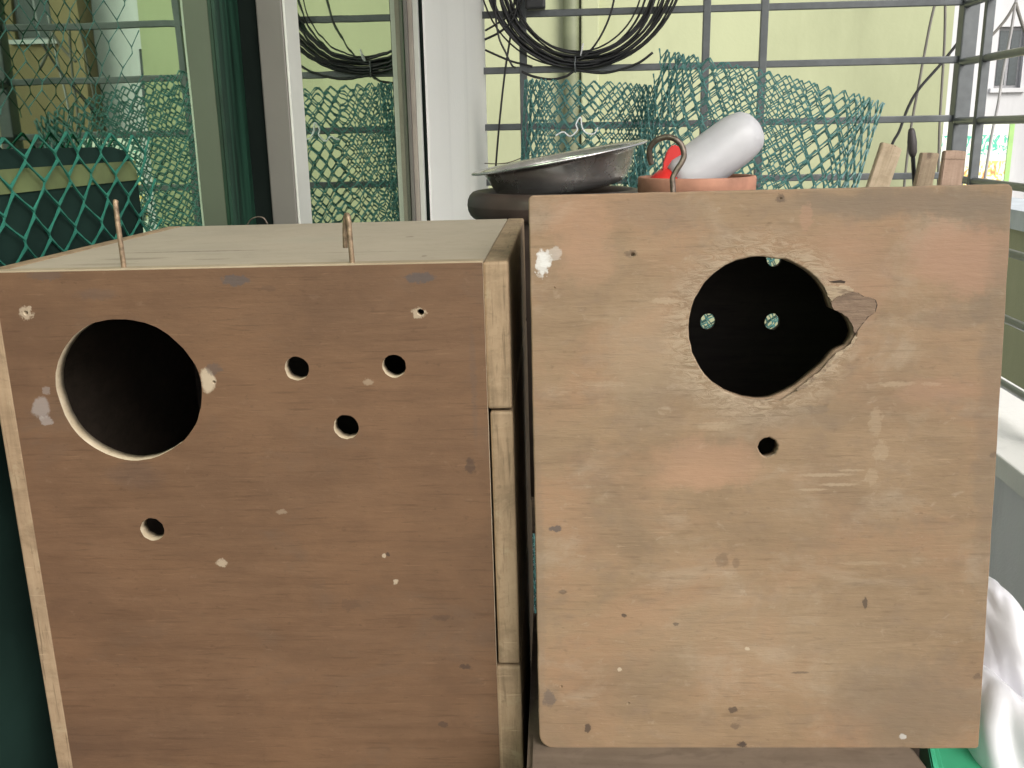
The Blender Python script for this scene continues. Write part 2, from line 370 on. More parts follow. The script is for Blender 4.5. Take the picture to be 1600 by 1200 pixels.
# ------------------------------------------------------------------ outside: neighbour wall, pipe, buildings
YN = 6.3
xe = at(1484, 100, YN).x
nw = tag(box('neighbour_wall', -6.5, xe, YN, YN+.3, -3.2, 6, M['green_wall']), 'pale green painted house wall behind the grille', 'wall')
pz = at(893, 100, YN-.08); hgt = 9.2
pp = empty('drain_pipe', Vector((pz.x, YN-.06, -3.2)), 'drain pipe coloured dark olive as its shaded side on pale green wall', 'pipe')
tube('pipe', [(0, 0, 0), (0, 0, hgt)], .050, simple('pipe_shade_olive', (.155,.17,.095), .6, 0, .25, 6), pp, 24)  # shaded side of the pipe put into the dark olive colour
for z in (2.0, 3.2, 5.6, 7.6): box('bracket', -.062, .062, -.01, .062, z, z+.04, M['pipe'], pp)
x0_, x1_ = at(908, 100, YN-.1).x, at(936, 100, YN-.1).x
tag(box('lit_side_pilaster', x0_, x1_, YN-.10, YN+.001, -3.2, 6, M['pipe'], None, .01), 'narrow pale green pilaster added as lit side of the drain pipe', 'pilaster')  # added strip: bright side of the pipe made as a pale shape
# far building
def facade(root, x0, x1, y, z0, z1, wins, m, depth=2.0):
    o = root.location
    xs = sorted({x0, x1} | {a for q in wins for a in q[:2]}); zs = sorted({z0, z1} | {a for q in wins for a in q[2:4]})
    bm = bmesh.new()
    for i in range(len(xs)-1):
        for j in range(len(zs)-1):
            cx, cz = (xs[i]+xs[i+1])/2, (zs[j]+zs[j+1])/2
            if any(q[0] < cx < q[1] and q[2] < cz < q[3] for q in wins): continue
            addbox(bm, xs[i]-o.x, xs[i+1]-o.x, 0, .25, zs[j]-o.z, zs[j+1]-o.z)
    addbox(bm, x0-o.x, x1-o.x, .26, depth, z0-o.z, z1-o.z)
    bmesh.ops.remove_doubles(bm, verts=bm.verts, dist=1e-5)
    fromb('wall', bm, m, root)
    for q in wins:
        f = box('window', q[0]-o.x, q[1]-o.x, .10, .14, q[2]-o.z, q[3]-o.z, M['win_frame'], root)
        t = .06; mid = (q[0]+q[1])/2
        for a, b_ in ((q[0]+t, mid-t/2), (mid+t/2, q[1]-t)):
            box('pane', a-o.x, b_-o.x, .085, .098, q[2]+t-o.z, q[3]-t-o.z, M['win_dark'], f)
        box('sill', q[0]-.08-o.x, q[1]+.08-o.x, -.08, .09, q[2]-.08-o.z, q[2]-o.z, M['white_bld'], root)
M['win_frame'] = simple('far_window_frame', (.30,.30,.31), .5)
M['win_dark'] = simple('far_window_glass', (.05,.065,.07), .15)
YB = 20
def bx_(px): return at(px, 100, YB).x
def bz_(py): return at(1560, py, YB).z
wb = empty('far_building', Vector((8.4, YB, -3.2)), 'whitewashed building with recessed windows beyond the corner post', 'building')
facade(wb, 6.6, 9.25, YB, -3.2, 11, [(bx_(1556), bx_(1598), bz_(138), bz_(42)), (bx_(1556), bx_(1598), bz_(-60), bz_(-160))], M['white_bld'])
tb = empty('tan_building', Vector((10.2, YB-.6, -3.2)), 'tan building standing beside the whitewashed one', 'building')
facade(tb, 9.26, 11.2, YB-.6, -3.2, 10, [(9.8, 10.6, .4, 1.5), (9.8, 10.6, 3.4, 4.6)], M['tan_bld'])
wb2 = empty('grey_building', Vector((13, YB+4, -3.2)), 'pale grey block behind the tan building', 'building')
facade(wb2, 11.5, 17, YB+4, -3.2, 12, [(12.3, 13.2, 0, 1.4), (14.3, 15.2, 0, 1.4), (12.3, 13.2, 3.4, 4.8), (14.3, 15.2, 3.4, 4.8)], M['white_bld'])
# shop sign between wall end and building: faded banner with green heading and orange swirls
def sign_mat():
    m, nt, b = mat('faded_banner'); tc = N(nt, 'ShaderNodeTexCoord').outputs['Generated']
    sx = N(nt, 'ShaderNodeSeparateXYZ'); nt.links.new(tc, sx.inputs[0])
    v = mapping(nt, tc, (9, 1, 9)); n = noisen(nt, v, 1.0, 3, .6, 1.5)
    base = mixc(nt, 0.0, (.80,.84,.72), (1,1,1))
    band = lambda lo, hi: math_(nt, 'MULTIPLY', math_(nt, 'GREATER_THAN', sx.outputs[2], lo), math_(nt, 'LESS_THAN', sx.outputs[2], hi))
    thr = math_(nt, 'GREATER_THAN', n.outputs[0], .53)
    base = mixc(nt, math_(nt, 'MULTIPLY', band(.68, .86), thr), base, (.10,.55,.38))
    n2 = noisen(nt, mapping(nt, tc, (7, 1, 7), (4, 0, 1)), 1.0, 3, .5, 2.5)
    base = mixc(nt, math_(nt, 'MULTIPLY', band(.18, .62), math_(nt, 'GREATER_THAN', n2.outputs[0], .5)), base, (.85,.66,.18))
    base = mixc(nt, math_(nt, 'MULTIPLY', band(.22, .58), math_(nt, 'GREATER_THAN', n2.outputs[0], .58)), base, (.75,.30,.12))
    nt.links.new(base, b.inputs['Base Color']); b.inputs['Roughness'].default_value = .6; return m
p0, p1 = at(1466, 285, 5.6), at(1579, 186, 5.6)
sg = empty('street_banner', Vector(((p0.x+p1.x)/2, 5.6, p0.z)), 'faded banner with green heading and orange swirls behind corner post', 'banner')
hw = (p1.x-p0.x)/2; hh = p1.z-p0.z
box('face', -hw, hw, 0, .012, -.25, hh, sign_mat(), sg)
M['lime'] = simple('lime_edge', (.36,.60,.20), .6)
box('edge_strip', hw, hw+.025, -.004, .016, -.25, hh, M['lime'], sg)
for x in (-hw+.06, hw-.06): box('pole', x-.02, x+.02, .013, .053, -3.2-p0.z, hh, M['steel'], sg)
# low olive wall and cream pillar outside the side grille
tag(box('boundary_wall', 1.85, 2.05, -3, 5.2, -3.2, H-.43, M['olive']), 'olive plastered boundary wall seen through side grille', 'wall')
tag(box('wall_coping', 1.80, 2.10, -3, 5.2, H-.43, H-.35, plaster('pale_blue_coping', (.58,.62,.66), .2, sc=4)), 'pale bluish coping on the olive wall', 'coping')
q = at(1597, 590, 2.9)
cp = empty('cream_pillar', Vector((q.x+.05, 2.9, -3.2)), 'cream block pillar outside the side grille', 'pillar')
for k in range(18):
    z0 = k*.15
    if z0+.148 > H+3.2-.62: break
    box('block', -.11, .11, -.12, .12, z0, z0+.146, M['cream'], cp, .006)

# ------------------------------------------------------------------ support furniture
TT = H-.385
tbm = wood('old_table_wood', (.07,.05,.035), (.12,.085,.06), (.17,.12,.085), seed=9)
tab = empty('table', Vector((0, .45, 0)), 'dark wooden table carrying the two nest boxes', 'table')
box('table_top', -.255, .33, -.16, .13, TT-.03, TT, tbm, tab, .003)
for x in (-.23, .28):
    for y in (-.14, .09): box('leg', x, x+.04, y, y+.03, 0, TT-.03, tbm, tab)
BZ = H-.335
def stool(name, label, x0, x1, y0, y1, zt, n):
    e = empty(name, Vector(((x0+x1)/2, (y0+y1)/2, 0)), label, 'stool'); hx_, hy_ = (x1-x0)/2, (y1-y0)/2; st_ = 2*hy_/n
    for i in range(n): box('plank', -hx_, hx_, -hy_+i*st_, -hy_+(i+1)*st_-.004, zt-.010, zt, tbm, e, .001)
    for sx__ in (-1, 1):
        for sy__ in (-1, 1):
            cx_, cy_ = sx__*(hx_-.012), sy__*(hy_-.012); box('leg', cx_-.010, cx_+.010, cy_-.010, cy_+.010, 0, zt-.010, tbm, e)
    return e
stool('plant_stool', 'dark wooden stool under the brown pot behind the boxes', -.20, .055, .79, 1.01, BZ, 3)
TZ = H-.078
stool('plant_stool', 'tall dark stool under the terracotta dish behind lighter nest box', .035, .235, .715, .905, TZ, 3)
SZ = H-.335
stool('stick_stool', 'dark wooden stool carrying the wooden sticks', .36, .55, 1.32, 1.50, SZ, 3)

# ------------------------------------------------------------------ left nest box
def rotv(v):
    v = Vector(v); return Matrix.Rotation(v.length, 3, v.normalized())
S = .8
LM = rotv((-.0024, -.0085, .0273)); LO = CAM + S*Vector((-.0388, .5042, -.0658))
LW, LD, LH = .2898*S, .2717*S, .0
LFULL = LM.to_4x4(); LFULL.translation = LO
LH = (LO.z - TT)/1.0
def loc(px, py, M3, O, y):
    d = M3.transposed() @ ray(px, py); o = M3.transposed() @ (CAM-O)
    t = (y-o.y)/d.y; p = o + d*t; return p.x, p.z
L = lambda px, py, y=0: loc(px, py, LM, LO, y)
def lpx(px, py, M3=LM, O=LO):      # size of one picture pixel on the board there
    a = loc(px, py, M3, O, 0); b = loc(px+10, py, M3, O, 0); return abs(b[0]-a[0])/10
def stain(M3, O, lst):
    out = []
    for (px, py, rx, rz, cc, k) in lst:
        x, z = loc(px, py, M3, O, 0); u = lpx(px, py, M3, O); out.append((x, z, rx*u, rz*u, cc, k))
    return out
DK = (.04,.028,.024); GR = (.085,.07,.065); LT = (.44,.35,.25); WH = (.42,.39,.37)
M['lface'] = wood('left_box_ply', (.100,.052,.028), (.148,.082,.045), (.193,.112,.064), stain(LM, LO, [
    (368,438,22,8,GR,.75), (655,434,24,8,GR,.8), (70,430,26,8,GR,.35), (62,636,13,16,WH,.38), (72,657,10,7,WH,.38), (72,610,6,7,WH,.25),
    (40,489,10,10,LT,.7), (655,489,11,8,LT,.7), (324,594,13,17,LT,.9), (333,577,12,9,GR,.5), 
    (735,728,8,12,DK,.5), (346,880,9,6,LT,.7), (727,1042,9,4,DK,.6), (693,1132,7,5,DK,.5), (600,868,3,3,LT,.8), (618,909,4,4,LT,.8), (606,866,3,3,DK,.7),
    (548,945,14,10,DK,.22), (690,965,14,5,DK,.3), (575,597,8,5,LT,.35), (1,1180,200,40,DK,.15), (740,600,5,90,GR,.2), (440,800,9,4,LT,.3), (200,1150,150,40,DK,.12),
    (210,745,40,20,GR,.18), (420,450,12,5,DK,.2), (150,460,30,8,GR,.25)]), seed=1, blot=.26, bmp=.28, gc=.6, fib=.2,
    mott=[((.108,.060,.034), 9, .47, .66, .65), ((.182,.100,.053), 12, .48, .66, .55), ((.118,.080,.055), 22, .56, .70, .35), ((.23,.15,.098), 130, .62, .74, .35)])
def topl(px, py):
    d = LM.transposed() @ ray(px, py); o = LM.transposed() @ (CAM-LO); t = -o.z/d.z; p = o+d*t; return p.x, p.y
TOPST = []
for (px, py, rx, ry, cc, k) in ((300,393,130,.7,(.10,.08,.06),.85), (560,394,80,.5,(.12,.10,.08),.5), (215,404,50,2.5,(.16,.13,.10),.5), (160,413,60,2,(.2,.16,.12),.4), (640,370,8,1.5,(.14,.11,.08),.6), (663,400,4,1.5,(.14,.11,.08),.6), (655,413,14,1,(.14,.11,.08),.6), (330,405,30,1.2,(.14,.11,.08),.45), (480,375,90,9,(.36,.33,.26),.3)):
    x, y = topl(px, py); u = .42/FPX; TOPST.append((x, y, rx*u, ry*u*6, cc, k))
M['ltop'] = wood('left_box_top', (.352,.296,.220), (.408,.345,.264), (.45,.388,.305), TOPST, seed=6, blot=.22, bmp=.12, ax=1, gc=.3, pore=.15)
lb = empty('nest_box', LFULL @ Matrix.Translation((-LW/2, LD/2, -LH)), 'reddish brown plywood nest box with round entrance and four small drilled holes', 'nest box', 'nest boxes side by side')
lbm = Matrix.Translation((LW/2, -LD/2, LH))
def LP(o): o.data.transform(lbm); o.data.update(); return o
def shift_tex(o): return o
tl, trr = .0083, .0108     # side board thickness left / right
tf = .0072
hx, hz = L(201, 610)
uL = lpx(201, 610)
rnd = random.Random(3)
bigL = []
for k in range(72):
    a = 2*math.pi*k/72
    q = 1 + .010*math.sin(3*a+1) + .006*math.sin(7*a) + rnd.uniform(-.004, .004)
    bigL.append((hx+113.5*uL*q*math.cos(a), hz+112*uL*q*math.sin(a)))
smL = []
for (px, py, r) in ((464,576,19), (616,572,18.5), (541,667,19.5), (238,827,18.5)):
    x, z = L(px, py); smL.append(circ(x, z, r*lpx(px, py), 28, .03, seed=int(px)))
outL = [(-LW+tl, -LH), (-trr, -LH), (-trr, 0), (-LW+tl, 0)]
# keep texture coordinates in the fitted frame: the mesh stays at the front-top-right origin, child offset by its matrix
def child(o): o.matrix_local = lbm; return o
for (px, py, r) in ((40,489,4), (657,488,5.5), (334,597,2.8)):
    x, z = L(px, py); smL.append(circ(x, z, r*lpx(px, py), 12, .12, seed=int(px)))
child(plate('front_panel', outL, [bigL]+smL, tf, M['lface'], M['raw'], lb, 0, 0))
# right side board edge in three pieces
zj1 = L(780, 642)[1]; zj2 = L(795, 1041)[1]
child(box('side_board', -trr, 0, .0008, LD, zj1+.0006, .0002, M['edge'], lb, .0012))
child(box('side_board', -trr+.0009, .0002, .0012, LD, zj2+.0004, zj1-.0006, M['edge'], lb, .0012))
child(box('side_board', -trr-.0002, .0006, .0004, LD, -LH, zj2-.0004, M['edge'], lb, .0012))
child(box('side_board', -LW, -LW+tl, .0005, LD, -LH, .0003, M['edge'], lb, .0010))
child(box('top_panel', -LW+tl, -trr, tf+.0006, LD, -.0075, 0, M['ltop'], lb, .0004))
child(box('front_top_edge', -LW+tl, -trr, .0003, tf, .00005, .0007, M['edge_h'], lb))
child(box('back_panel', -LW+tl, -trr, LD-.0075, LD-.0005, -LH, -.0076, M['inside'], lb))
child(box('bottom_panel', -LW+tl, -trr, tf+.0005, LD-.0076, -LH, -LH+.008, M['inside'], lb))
# added thin linings, near black to paint the shade inside
for (xa_, xb_) in ((-LW+tl, -LW+tl+.0008), (-trr-.0008, -trr)): child(box('added_shade_lining', xa_, xb_, tf+.0005, LD-.0076, -LH+.008, -.0077, M['inside'], lb))
child(box('added_shade_lining', -LW+tl+.0008, -trr-.0008, tf+.0005, LD-.0076, -.0085, -.0077, M['inside'], lb))
# hooks on the left box (bent wire)
for (px, lean, h1, back) in ((187, -.0010, .0290, 0), (548, -.0006, .0212, 1)):
    x, _ = L(px, 421); r = .00115
    if back:
        P = [(x, .004, -.004), (x, .0040, .0), (x-.0001, .0036, .010), (x-.0002, .0036, h1-.0035), (x-.0008, .0046, h1-.0006), (x-.0018, .0058, h1-.0012), (x-.0026, .0066, h1-.0050), (x-.0030, .0068, h1-.011), (x-.0032, .007, .0068)]
    else:
        P = [(x, .004, -.004), (x, .0042, .0), (x+.0001, .0040, .008), (x+.0001, .0038, .016), (x, .0040, .022), (x-.0001, .0044, h1-.0012), (x-.0001, .005, h1)]
    child(tube('hook', smoothpts(P, 6), r, M['rust'], lb, 8))

# ------------------------------------------------------------------ right nest box (leans back)
RM = rotv((-.0925, -.0093, .0329)); RO = CAM + S*Vector((-.0264, .4983, -.032))
RW, RH, RD = .2409*S, .3041*S, .165
RFULL = RM.to_4x4(); RFULL.translation = RO
Rl = lambda px, py, y=0: loc(px, py, RM, RO, y)
ORA = (.3572,.2090,.1292); PNK = (.3192,.1862,.1216); PALE = (.3952,.3040,.2052); GRY = (.168,.124,.086); WHT = (.6232,.6080,.5776)
M['rface'] = wood('right_box_ply', (.192,.124,.071), (.248,.166,.098), (.31,.214,.133), stain(RM, RO, [
    (905,350,45,48,ORA,.45), (915,410,40,32,ORA,.38), (1030,330,70,26,GRY,.4), (1420,318,190,24,GRY,.75), (1500,398,78,52,PNK,.75), (1545,330,40,30,GRY,.6), (1335,420,60,70,PNK,.3),
    (1105,722,86,42,ORA,.55), (1090,748,70,18,ORA,.4), (1255,655,70,18,GRY,.35), (1270,640,26,7,GRY,.45),
    (1368,660,10,22,PALE,.3), (1376,705,12,16,PALE,.3), (1362,745,9,14,PALE,.28), (1290,742,40,3,PALE,.5), (1310,757,30,2.5,PALE,.5), (1270,765,22,2,PALE,.4), (1330,735,20,2,PALE,.4), (1120,665,30,6,PALE,.35), (1040,470,22,5,PALE,.4), (1350,880,40,3,PALE,.25), (1400,600,30,4,PALE,.35), (1455,600,16,3,PALE,.4), (940,600,30,4,PALE,.25), (847,412,10,20,WHT,.75), (853,405,9,14,WHT,.6), (866,396,12,10,WHT,.3), (985,397,10,6,DK,.45), (1220,310,7,6,DK,.5),
    (918,1138,5,8,DK,.75), (1146,1109,7,5,DK,.7), (1160,1163,7,5,DK,.85), (1148,1135,7,5,DK,.4), (858,1092,9,14,GR,.6),
    (1553,710,7,5,DK,.45), (1527,1057,6,5,DK,.4), (1352,942,4,9,DK,.7), (975,962,4,3,DK,.8), (1056,975,5,3,DK,.7), (868,826,10,5,GR,.8), (880,925,7,3,DK,.5), (1250,1051,14,2,DK,.6),
    (1168,1014,4,3,LT,.9), (968,1046,4,3,LT,.9), (1411,1151,5,4,WHT,.9), (1128,875,10,12,DK,.25), (1150,880,5,8,DK,.25), (1460,610,60,18,PNK,.4), (1550,640,22,300,GRY,.4), (1420,1100,130,70,GRY,.5),
    (1000,560,60,90,PALE,.25), (1200,1000,200,90,PALE,.15), (1480,500,60,14,GRY,.4), (1260,340,10,22,PNK,.5), (842,900,9,200,GRY,.35), (1530,480,20,26,GRY,.4)]), seed=11, blot=.28, bmp=.5, gc=.5, fib=.16,
    mott=[((.292,.172,.100), 12, .47, .63, .65), ((.168,.118,.076), 9, .49, .66, .6), ((.33,.255,.18), 24, .54, .68, .5), ((.20,.138,.092), 60, .52, .66, .5), ((.34,.262,.185), 130, .60, .70, .45), ((.17,.115,.075), 34, .60, .72, .4)],
    chew=(*Rl(1187, 513), 0.0290, .046, (.3800,.2926,.2014)))
M['rawchew'] = wood('raw_chewed_wood', (.20,.14,.09), (.33,.245,.16), (.45,.35,.24), seed=31, bmp=1.0, gc=1, pore=.8, grain=2.5, mott=[((.14,.09,.06), 160, .52, .64, .8)])
M['chew'] = wood('chewed_ply', (.1950,.1248,.0780), (.2808,.1950,.1248), (.3588,.2652,.1794), seed=13, bmp=.8)
M['worn'] = wood('worn_board_edge', (.2184,.1638,.1131), (.2886,.2262,.1560), (.3588,.2886,.2106), vertical=True, seed=12, blot=.5)
rb = empty('nest_box', RFULL @ Matrix.Translation((RW/2, RD/2, -RH)), 'lighter worn plywood nest box with chewed round entrance and one small hole', 'nest box', 'nest boxes side by side')
rbm = Matrix.Translation((-RW/2, -RD/2, RH))
def rchild(o): o.matrix_local = rbm; return o
def rounded(x0, x1, z0, z1, rr, n=6):
    out = []
    for (cx, cz, a0, r) in ((x1, z1, 0, rr[1]), (x0, z1, 90, rr[0]), (x0, z0, 180, rr[3]), (x1, z0, 270, rr[2])):
        sx = -1 if cx == x1 else 1; sz = -1 if cz == z1 else 1
        for k in range(n+1):
            a = math.radians(a0+90*k/n); out.append((cx+sx*r+r*math.cos(a), cz+sz*r+r*math.sin(a)))
    return out
# uneven outline of the board
def rough_outline(loop, amp, step, seed):
    rn = random.Random(seed); out = []
    for i, (x, z) in enumerate(loop):
        x2, z2 = loop[(i+1) % len(loop)]; d = math.hypot(x2-x, z2-z); m = max(1, int(d/step))
        for k in range(m):
            t = k/m; e = amp*noise.noise(Vector((x+(x2-x)*t, z+(z2-z)*t, seed))*90)
            nx, nz = (z2-z)/max(d,1e-9), -(x2-x)/max(d,1e-9)
            out.append((x+(x2-x)*t+nx*e, z+(z2-z)*t+nz*e))
    return out
ro = rounded(0, RW, -RH, 0, (.0015, .0022, .001, .0062))
bite = [(590,135),(650,160),(700,190),(740,225),(770,265),(790,300),(800,335),(812,365),(840,378),(868,390),(890,415),(905,445),(914,480),(905,510),(885,540),(850,556),(828,568),(805,592),(780,625),(745,655),(700,692),(650,733),(605,758),(560,778)]
hole = []
n0 = 40
bp = [(1030+x/3, 360+y/3) for x, y in bite]
cxp, cyp, rp = 1187, 513, 111.5
a_start = math.atan2(bp[-1][1]-cyp, bp[-1][0]-cxp); a_end = math.atan2(bp[0][1]-cyp, bp[0][0]-cxp)+2*math.pi
rn = random.Random(5)
arc = [(cxp+(rp+rn.uniform(-.8,.8)+1.2*math.sin(5*a_start+9*k/n0))*math.cos(a_start+(a_end-a_start)*k/n0), cyp+(rp+rn.uniform(-.8,.8))*math.sin(a_start+(a_end-a_start)*k/n0)) for k in range(1, n0)]
core = [Rl(x, y) for x, y in arc+bp]
cenx, cenz = Rl(cxp, cyp)
ven = []
m = len(core)
for i, (x, z) in enumerate(core):
    d = Vector((x-cenx, z-cenz)); a = math.degrees(math.atan2(d.y, d.x))
    g = .0007
    if -75 < a < 8: g = .0016 + .0017*max(0, noise.noise(Vector((x*160, z*160, 3)))+.3)
    elif a < -75 or a > 150: g = .0007 + .0006*max(0, noise.noise(Vector((x*200, z*200, 1))))
    g += .0007*max(0, noise.noise(Vector((x*900, z*900, 2)))) 
    d = d.normalized(); ven.append((x+d.x*g, z+d.y*g))
sx_, sz_ = Rl(1200, 699)
small = circ(sx_, sz_, 17.5*lpx(1200, 699, RM, RO), 26, .05, seed=8)
small2 = circ(sx_, sz_, 18.2*lpx(1200, 699, RM, RO), 26, .05, seed=8)
tr = .0085
nails = []
for (px, py, r) in ((988,398,5.5), (866,450,3), (877,1073,3), (982,1099,3.2), (1220,310,3.5)):
    x, z = Rl(px, py); nails.append(circ(x, z, r*lpx(px, py, RM, RO), 12, .18, seed=int(px)))
veneer = plate('face_veneer', rough_outline(ro, .00022, .004, 2), [ven, small2]+nails, .0021, M['rface'], M['worn'], rb, 0, .0007); rchild(veneer)
corep = plate('front_panel', rounded(.0004, RW-.0004, -RH+.0004, -.0004, (.002,.002,.001,.006)), [core, small], tr-.0022, M['chew'], M['chew'], rb, .0021, 0); rchild(corep)
# torn flake of veneer right of the entrance
fl = [(806,335),(835,312),(872,302),(905,291),(930,296),(955,312),(985,316),(1008,328),(1015,350),(1005,382),(975,402),(950,432),(928,462),(915,480),(905,445),(888,412),(862,388),(835,377),(813,362)]
flp = [Rl(1030+x/3, 360+y/3) for x, y in fl]
M['flake'] = wood('torn_veneer', (.135,.088,.058), (.195,.128,.085), (.255,.175,.12), seed=15, bmp=.9, blot=.6, pore=.7, grain=2, mott=[((.12,.08,.055), 90, .50, .64, .6)])
ccx, ccz = sum(p[0] for p in flp)/len(flp), sum(p[1] for p in flp)/len(flp)
M['crack'] = simple('dark_crack', (.0480,.0304,.0200), .9)
rchild(plate('crack', [(ccx+(x-ccx)*1.055+.0002, ccz+(z-ccz)*1.06-.0001) for x, z in flp], [], .0006, M['crack'], M['crack'], rb, -.00025, 0))
def jag(pl, amp, n=4, sd=1):
    rj = random.Random(sd); out = []
    for i, (x, z) in enumerate(pl):
        x2, z2 = pl[(i+1) % len(pl)]
        for k in range(n): out.append((x+(x2-x)*k/n+rj.uniform(-amp, amp), z+(z2-z)*k/n+rj.uniform(-amp, amp)))
    return out
flp = jag(flp, .00022, 3, 4)
for nm_, pl_, th_ in (('raw_wood_patch', ((772,262),(800,255),(840,262),(880,258),(915,276),(900,290),(868,300),(838,310),(812,332),(796,318),(785,290)), .0005), ('raw_wood_patch', ((918,492),(930,500),(900,548),(862,575),(820,612),(786,652),(740,690),(700,722),(655,752),(640,748),(690,706),(740,668),(782,630),(812,590),(850,560),(888,543)), .0006)):
    rchild(plate(nm_, jag([Rl(1030+x/3, 360+y/3) for x, y in pl_], .0003, 4, 9), [], th_, M['rawchew'], M['rawchew'], rb, -th_*.6, 0))
rchild(plate('veneer_flake', flp, [], .0011, M['flake'], M['flake'], rb, -.0007, .0002))
sp1 = [Rl(1030+x/3, 360+y/3) for x, y in ((800,240),(825,236),(850,233),(872,239),(868,246),(842,244),(818,244))]
rchild(plate('splinter', sp1, [], .0007, M['crack'], M['chew'], rb, -.0003, .0001))
# sides, top, bottom, back with light holes
t_ = .009
rchild(box('side_board', 0.0006, t_, tr, RD, -RH+.0005, -.0006, M['worn'], rb, .0008))
rchild(box('side_board', RW-t_, RW-.0006, tr, RD, -RH+.0005, -.0006, M['worn'], rb, .0008))
rchild(box('top_panel', t_, RW-t_, tr+.0003, RD, -.009, -.0008, M['edge_h'], rb))
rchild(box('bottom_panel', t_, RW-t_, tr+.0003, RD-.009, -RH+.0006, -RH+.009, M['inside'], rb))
for (xa_, xb_) in ((t_, t_+.0008), (RW-t_-.0008, RW-t_)): rchild(box('added_shade_lining', xa_, xb_, tr+.0005, RD-.008, -RH+.009, -.0092, M['inside'], rb))  # added lining carrying the painted inner shade
rchild(box('added_shade_lining', t_+.0008, RW-t_-.0008, tr+.0005, RD-.008, -.0100, -.0092, M['inside'], rb))
bh = []
for (px, py, r) in ((1107,503,13), (1208,503,13), (1211,404,13)):
    x, z = Rl(px, py, RD-.008); x2, _ = Rl(px+10, py, RD-.008); bh.append(circ(x, z, r*abs(x2-x)/10, 24, .02, seed=px))
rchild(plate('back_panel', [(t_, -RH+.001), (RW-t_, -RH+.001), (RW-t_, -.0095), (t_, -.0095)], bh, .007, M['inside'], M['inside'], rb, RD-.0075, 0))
# wire hook, nail
hk = [(565,930),(562,860),(560,790),(600,710),(645,640),(668,580),(660,510),(632,455),(590,420),(540,398),(490,396),(430,412),(385,440),(350,485),(335,540),(340,600),(358,655)]
hp = []
for i, (x, y) in enumerate(hk):
    yy = .006 if i < 9 else .006+.001*(i-8)
    X, Z = Rl(960+x/6.154, 150+y/6.154, yy); hp.append((X, yy, Z))
rchild(tube('hook', smoothpts([(hp[0][0], .006, hp[0][2]-.006)]+hp, 4), .00122, M['wire'], rb, 10))
x, z = Rl(1577, 369)
nl = lathe('nail', [(0, 0), (.0021, 0), (.0023, .0006), (.0011, .0011), (.0009, .006), (0, .006)], M['nail'], rb, 14, Matrix.Translation((RW+.0008, .003, z)) @ Matrix.Rotation(math.radians(-90), 4, 'Y')); rchild(nl)
# wedge plank under the right box
PB = RFULL @ Matrix.Translation((0, 0, -RH))
xr = None
bm = bmesh.new()
def Pw(x, y): return PB @ Vector((x, y, 0))
xa, xb = -.006, loc(1421, 1169, RM, RO, 0)[0]
pts = [Pw(xa, -.05), Pw(xb+.004, -.05), Pw(xb-.002, .16), Pw(xa, .16)]
lo = [Vector((p.x, p.y, TT)) for p in pts]
vt = [bm.verts.new(p) for p in pts]; vb = [bm.verts.new(p) for p in lo]
bm.faces.new(vt); bm.faces.new(vb[::-1])
for i in range(4): bm.faces.new((vt[i], vb[i], vb[(i+1) % 4], vt[(i+1) % 4]))
bmesh.ops.bevel(bm, geom=list(bm.edges), offset=.0025, segments=2, affect='EDGES')
tag(fromb('wooden_block', bm, wood('block_wood', (.14,.105,.078), (.19,.145,.108), (.235,.18,.138), seed=17, blot=.4)), 'plain brown wooden block under the lighter nest box', 'block')

# ------------------------------------------------------------------ pots, dish, feeder bottle
YP = .90
pc = at(868, 300, YP)
pl = at(731, 316, YP)
pr = pc.x-pl.x; zt = at(868, 296, YP).z; zb_ = BZ
pot = empty('brown_pot', Vector((pc.x, YP, zb_)), 'dark brown rounded rim flower pot under the steel dish', 'pot')
ht = zt-zb_
lathe('body', [(0, 0), (pr*.62, 0), (pr*.68, .006), (pr*.88, ht-.03), (pr*.9, ht-.012), (pr*.80, ht-.012), (pr*.6, .02), (0, .02)], M['pot_dark'], pot)
rim = [(pr*.9+ (pr*.1)*math.cos(a)*1.0, ht-.0125+.0125*math.sin(a)) for a in [2*math.pi*k/16 for k in range(17)]]
lathe('rim', rim, M['pot_dark'], pot)
def dish_mat():
    m, nt, b = mat('dull_steel'); tc = N(nt, 'ShaderNodeTexCoord').outputs['Object']
    n = noisen(nt, tc, 30, 6, .65); n2 = noisen(nt, tc, 240, 4, .6)
    nt.links.new(ramp(nt, n.outputs[0], [(.35, (.62,.60,.58)), (.65, (.76,.74,.72))]), b.inputs['Base Color'])
    b.inputs['Metallic'].default_value = .88
    nt.links.new(ramp(nt, n.outputs[0], [(.3, (.16,)*3), (.7, (.32,)*3)]), b.inputs['Roughness'])
    bump(nt, n2.outputs[0], .025, .001, b); return m
M['dish'] = dish_mat()
dl, dr = at(738, 273, YP), at(1012, 221, YP)
dc = (dl+dr)/2; R0 = (dr-dl).length/2
tilt = math.atan2(dr.z-dl.z, dr.x-dl.x)
DM = Matrix.Translation(dc) @ Matrix.Rotation(-tilt, 4, 'Y') @ Matrix.Rotation(math.radians(1.0), 4, 'X')
dsh = empty('steel_dish', DM @ Matrix.Translation((0, 0, -.030)), 'dull stainless steel dish tilted on the brown pot', 'dish')
pf = [(0, -.0295), (R0*.60, -.0295), (R0*.68, -.0275), (R0*.73, -.023), (R0*.78, -.016), (R0*.84, -.004), (R0*.86, -.0008), (R0*.90, .0004), (R0*.985, .0012), (R0, .0006), (R0*.995, -.0004), (R0*.90, -.0010), (R0*.87, -.0022)]
